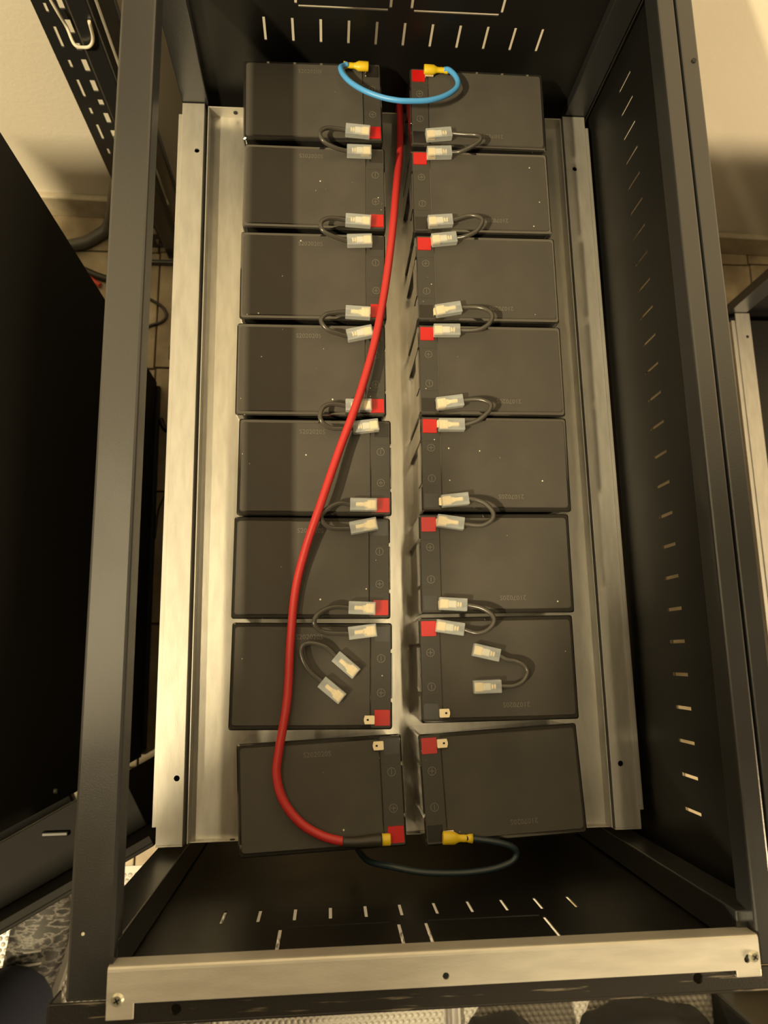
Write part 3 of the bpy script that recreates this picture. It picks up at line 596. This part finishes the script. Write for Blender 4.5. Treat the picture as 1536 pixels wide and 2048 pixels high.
def blob(name, c, s, m, seed=0):
    bm = bmesh.new(); bmesh.ops.create_icosphere(bm, subdivisions=4, radius=1)
    for v in bm.verts:
        n_ = v.co.normalized(); q = Vector([math.copysign(abs(a)**.55, a) for a in n_])
        k = 1+.04*math.sin(n_.x*9+seed)*math.cos(n_.y*7)
        v.co = Vector((q.x*s[0], q.y*s[1], q.z*s[2]))*k/1000
    lo = min(v.co.z for v in bm.verts)
    bmesh.ops.translate(bm, verts=bm.verts, vec=V((c[0], c[1], c[2]))-Vector((0, 0, lo)))
    for f in bm.faces: f.smooth = True
    return link(name, mesh_from(bm, name), m)
o = blob('black_bag', (207, -900, -598), (62, 82, 70), M['jacket']); tag(o, 'round black bag on the bubble wrap below the front rail', 'bag')
o = blob('black_bag', (452, -920, -598), (122, 108, 60), M['jacket'], 2); tag(o, 'large dark bag on the floor below the front rail, right of centre', 'bag')
bm = bmesh.new()
for k in range(9):
    x = 118+k*4; zz = 6+10*abs(math.sin(k*1.7)); a = bm.verts.new(V((x, -905, -597+zz))); b = bm.verts.new(V((x+random.uniform(-2, 2), -800, -597+zz*.6)))
    if k: bm.faces.new((pa, a, b, pb))
    pa, pb = a, b
bmesh.ops.solidify(bm, geom=bm.faces[:], thickness=.0004)
o = link('plastic_film', mesh_from(bm, 'plastic_film'), M['film']); tag(o, 'crumpled clear plastic film beside the round black bag', 'film')
# bubble wrap on the floor
bm = bmesh.new(); add_box(bm, (-1010, -1150, -600), (640, -574, -599.4), 0); bmesh.ops.translate(bm, verts=bm.verts, vec=(0, 0, ZT))
verts, faces = [], []
def bubbles(x0, x1, y0, y1, p=10.5):
    j = 0; y = y0
    while y < y1:
        x = x0+(p/2 if j % 2 else 0)
        while x < x1:
            b0 = len(verts); R = 4.4
            for rad, h in ((R, 0), (R*.86, 1.3), (R*.45, 2.2)):
                for k in range(7):
                    a = 2*math.pi*k/7; verts.append(V((x+rad*math.cos(a), y+rad*math.sin(a), -599.5+h)))
            verts.append(V((x, y, -597.0)))
            for r_ in range(2):
                for k in range(7): faces.append((b0+r_*7+k, b0+r_*7+(k+1) % 7, b0+r_*7+7+(k+1) % 7, b0+r_*7+7+k))
            for k in range(7): faces.append((b0+14+k, b0+14+(k+1) % 7, b0+21))
            x += p
        y += p*.87; j += 1
bubbles(-1000, -240, -1000, -580); bubbles(-240, 630, -960, -700)
me2 = bpy.data.meshes.new('bub'); me2.from_pydata(verts, [], faces)
for p_ in me2.polygons: p_.use_smooth = True
bm.from_mesh(me2)
o = link('bubble_wrap_sheet', mesh_from(bm, 'bubble_wrap_sheet'), M['wrap']); tag(o, 'pale bubble wrap sheet spread on the floor in front of the cabinet', 'bubble wrap'); o['kind'] = 'stuff'

# ------------------------------------------------------------------ the person taking the picture, in front of the cabinet
def skinned(name, joints, bones, m, parent, root=0, sub=2):
    """joints: (x,y,z,r) mm"""
    me = bpy.data.meshes.new(name); me.from_pydata([V(j[:3]) for j in joints], bones, [])
    o = bpy.data.objects.new(name, me); COL.objects.link(o)
    md = o.modifiers.new('skin', 'SKIN'); md.use_smooth_shade = True
    for i, j in enumerate(joints):
        sv = me.skin_vertices[0].data[i]; r = j[3]; sv.radius = (r/1000, r/1000) if not isinstance(r, tuple) else (r[0]/1000, r[1]/1000)
        sv.use_root = (i == root)
    sb = o.modifiers.new('sub', 'SUBSURF'); sb.levels = sub; sb.render_levels = sub
    bpy.context.view_layer.update()
    m2 = bpy.data.meshes.new_from_object(o.evaluated_get(bpy.context.evaluated_depsgraph_get()))
    o.modifiers.clear(); o.data = m2; m2.materials.clear(); m2.materials.append(m)
    for p_ in m2.polygons: p_.use_smooth = True
    o.parent = parent; return o
PER = thing('person', 'person in navy trousers and patterned dark shoes standing at the lower left', 'person', (0, 0, 0))
def mirror(f): return [f(-1), f(1)]
# one continuous clothed body: pelvis, spine, both legs, both arms, neck
J = [(-520, -850, 300, 108), (-530, -820, 440, 104), (-533, -720, 600, 104), (-525, -615, 745, 98), (-478, -580, 845, 56),
     (-590, -855, 250, 84), (-610, -810, -120, 74), (-582, -775, -400, 78), (-568, -755, -560, 80),
     (-455, -850, 250, 84), (-410, -890, -130, 60), (-340, -930, -470, 50), (-335, -930, -540, 48),
     (-600, -600, 785, 56), (-600, -620, 570, 46), (-560, -470, 730, 30),
     (-462, -625, 785, 50), (-160, -520, 690, 42), (45, -330, 800, 27)]
Bn = [(0, 1), (1, 2), (2, 3), (3, 4), (0, 5), (5, 6), (6, 7), (7, 8), (0, 9), (9, 10), (10, 11), (11, 12), (3, 13), (13, 14), (14, 15), (3, 16), (16, 17), (17, 18)]
body = skinned('body', J, Bn, M['denim'], PER); body.data.materials.append(M['jacket'])
for p_ in body.data.polygons:
    if p_.center.z - ZT > .36: p_.material_index = 1
def hand(sg, wrist, palm):
    w_ = Vector(wrist); p_ = Vector(palm); cx_ = p_.x
    jj = [(*w_, 24), (*((w_+p_)/2), 24), (*p_, (26))]
    bb_ = [(0, 1), (1, 2)]
    o = skinned('hand', jj, bb_, M['skin'], PER, 0, 2)
    for k in range(4):
        y = p_.y + 30 - k*19; L_ = (58, 64, 60, 48)[k]
        b0 = Vector((p_.x, y, p_.z)); tip = Vector((p_.x - sg*L_*.55, y+4, p_.z+10))
        midp = Vector((p_.x - sg*L_*.18, y+3, p_.z+19))
        skinned('finger', [(*b0, 9), (*midp, 8.5), (*tip, 7.5), (*(tip+Vector((-sg*10, 0, -6))), 6.5)], [(0, 1), (1, 2), (2, 3)], M['skin'], o, 0, 1)
    skinned('thumb', [(p_.x, p_.y-30, p_.z-4, 11), (p_.x-sg*14, p_.y-22, p_.z-2, 10), (p_.x-sg*26, p_.y+4, p_.z+8, 8.5)], [(0, 1), (1, 2)], M['skin'], o, 0, 1)
hand(-1, (-560, -470, 730), (-540, -440, 785)); hand(1, (45, -330, 800), (10, -270, 822))
# head with face looking down at the phone
HD = V((-375, -520, 975))
bm = bmesh.new(); bmesh.ops.create_icosphere(bm, subdivisions=4, radius=1)
for v in bm.verts:
    x, y, z = v.co; k = 1 - .18*max(0, -z)**1.5
    v.co = Vector((x*.076*k, y*.095*(1-.10*max(0, -z)), z*.115))
    if y > .2: 
        nz = math.exp(-((x/.16)**2+((z+.12)/.22)**2)); v.co.y += .020*nz
        for ex in (-.38, .38): v.co.y -= .010*math.exp(-(((x-ex)/.18)**2+((z-.06)/.13)**2))
        v.co.y += .005*math.exp(-((x/.3)**2+((z+.48)/.08)**2))
bmesh.ops.rotate(bm, verts=bm.verts, matrix=Matrix.Rotation(-.75, 3, 'X')); bmesh.ops.translate(bm, verts=bm.verts, vec=HD)
head = link('head', mesh_from(bm, 'head', True), M['skin'], PER)
Rm = Matrix.Rotation(-.75, 3, 'X')
for sx in (-1, 1):
    bm = bmesh.new(); bmesh.ops.create_icosphere(bm, subdivisions=3, radius=.011); bmesh.ops.translate(bm, verts=bm.verts, vec=HD+Rm @ Vector((sx*.029, .074, .007)))
    link('eye', mesh_from(bm, 'eye', True), M['tie'], head)
    bm = bmesh.new(); bmesh.ops.create_icosphere(bm, subdivisions=3, radius=1)
    for v in bm.verts: v.co = Rm @ Vector((v.co.x*.006+sx*.076, v.co.y*.018-.005, v.co.z*.030-.005)) + HD
    link('ear', mesh_from(bm, 'ear', True), M['skin'], head)
bm = bmesh.new(); bmesh.ops.create_icosphere(bm, subdivisions=4, radius=1)
for v in bm.verts:
    x, y, z = v.co; q = Vector((x*.083, y*.101-.008, z*.120+.008))
    if y > .30 and z < .62: q = Vector((x*.070, y*.070, z*.10))
    if z < -.45: q = q*.86
    v.co = HD+Rm @ q
link('hair', mesh_from(bm, 'hair', True), M['hair'], PER)
skinned('neck', [(-480, -585, 835, 56), (-440, -560, 890, 52), (-400, -535, 940, 50)], [(0, 1), (1, 2)], M['skin'], PER)
def shoe(ankle, toe, par):
    a = Vector(ankle); t = Vector(toe); d_ = (t-a); d_.z = 0; d_.normalize(); s_ = Vector((-d_.y, d_.x, 0))
    T_ = thing('x', 'x', 'x') if False else par
    prof = [(-62, 30, 66, 0), (-50, 38, 92, 0), (-20, 41, 98, 0), (15, 41, 92, 0), (50, 41, 72, 0), (90, 46, 56, 0), (135, 49, 46, 0), (175, 43, 40, 0), (200, 26, 30, 0)]
    bm = bmesh.new(); rings = []
    for x, hw, h, _ in prof:
        c = Vector((a.x, a.y, -583))+d_*x; ring = []
        for k in range(16):
            th = 2*math.pi*k/16; yy = math.cos(th)*hw; zz = h*.5+math.sin(th)*h*.5
            zz = max(zz, 2) if math.sin(th) < 0 else zz
            ring.append(bm.verts.new(V(c+s_*yy+Vector((0, 0, zz)))))
        rings.append(ring)
    for A_, B_ in zip(rings, rings[1:]):
        for k in range(16): f = bm.faces.new((A_[k], A_[(k+1) % 16], B_[(k+1) % 16], B_[k])); f.smooth = True
    bm.faces.new(rings[0][::-1]); bm.faces.new(rings[-1]); bmesh.ops.recalc_face_normals(bm, faces=bm.faces)
    o = link('shoe', mesh_from(bm, 'shoe'), M['shoe'], par)
    bm = bmesh.new(); lo = []; hi = []
    side = [(x, hw+4) for x, hw, h, _ in prof]; P_ = [(x, y) for x, y in side]+[(x, -y) for x, y in reversed(side)]
    for x, y in P_:
        c = Vector((a.x, a.y, 0))+d_*x+s_*y; lo.append(bm.verts.new(V((c.x, c.y, -595.6)))); hi.append(bm.verts.new(V((c.x, c.y, -577))))
    n_ = len(P_)
    for k in range(n_): bm.faces.new((lo[k], lo[(k+1) % n_], hi[(k+1) % n_], hi[k]))
    bm.faces.new(lo[::-1]); bm.faces.new(hi); bmesh.ops.recalc_face_normals(bm, faces=bm.faces)
    link('sole', mesh_from(bm, 'sole'), M['sole'], o)
    bm = bmesh.new()
    for k in range(5):
        x = 42+k*17; h = 80-k*7; c = Vector((a.x, a.y, -583+h-4))+d_*x
        tube(bm, [c+s_*24-Vector((0, 0, 12)), c+s_*12, c-s_*12+d_*6, c-s_*24+d_*6-Vector((0, 0, 12))], 2.4, 6, 4)
    link('shoelace', mesh_from(bm, 'shoelace'), M['sole'], o)
shoe((-572, -792, -540), (-545, -640, -580), PER); shoe((-335, -930, -540), (-320, -760, -580), PER)
# phone held by the person, just above the view point
PH = thing('smartphone', 'dark smartphone held over the cabinet by the standing person', 'phone', (0, 0, 0))
bm = bmesh.new(); add_box(bm, (-38, -110, 0), (38, 50, 8), 3); bmesh.ops.rotate(bm, verts=bm.verts, matrix=Matrix.Rotation(.193, 3, 'X'))
bmesh.ops.translate(bm, verts=bm.verts, vec=V((-73, -240, 815))); link('phone_body', mesh_from(bm, 'phone_body'), M['sheet'], PH)
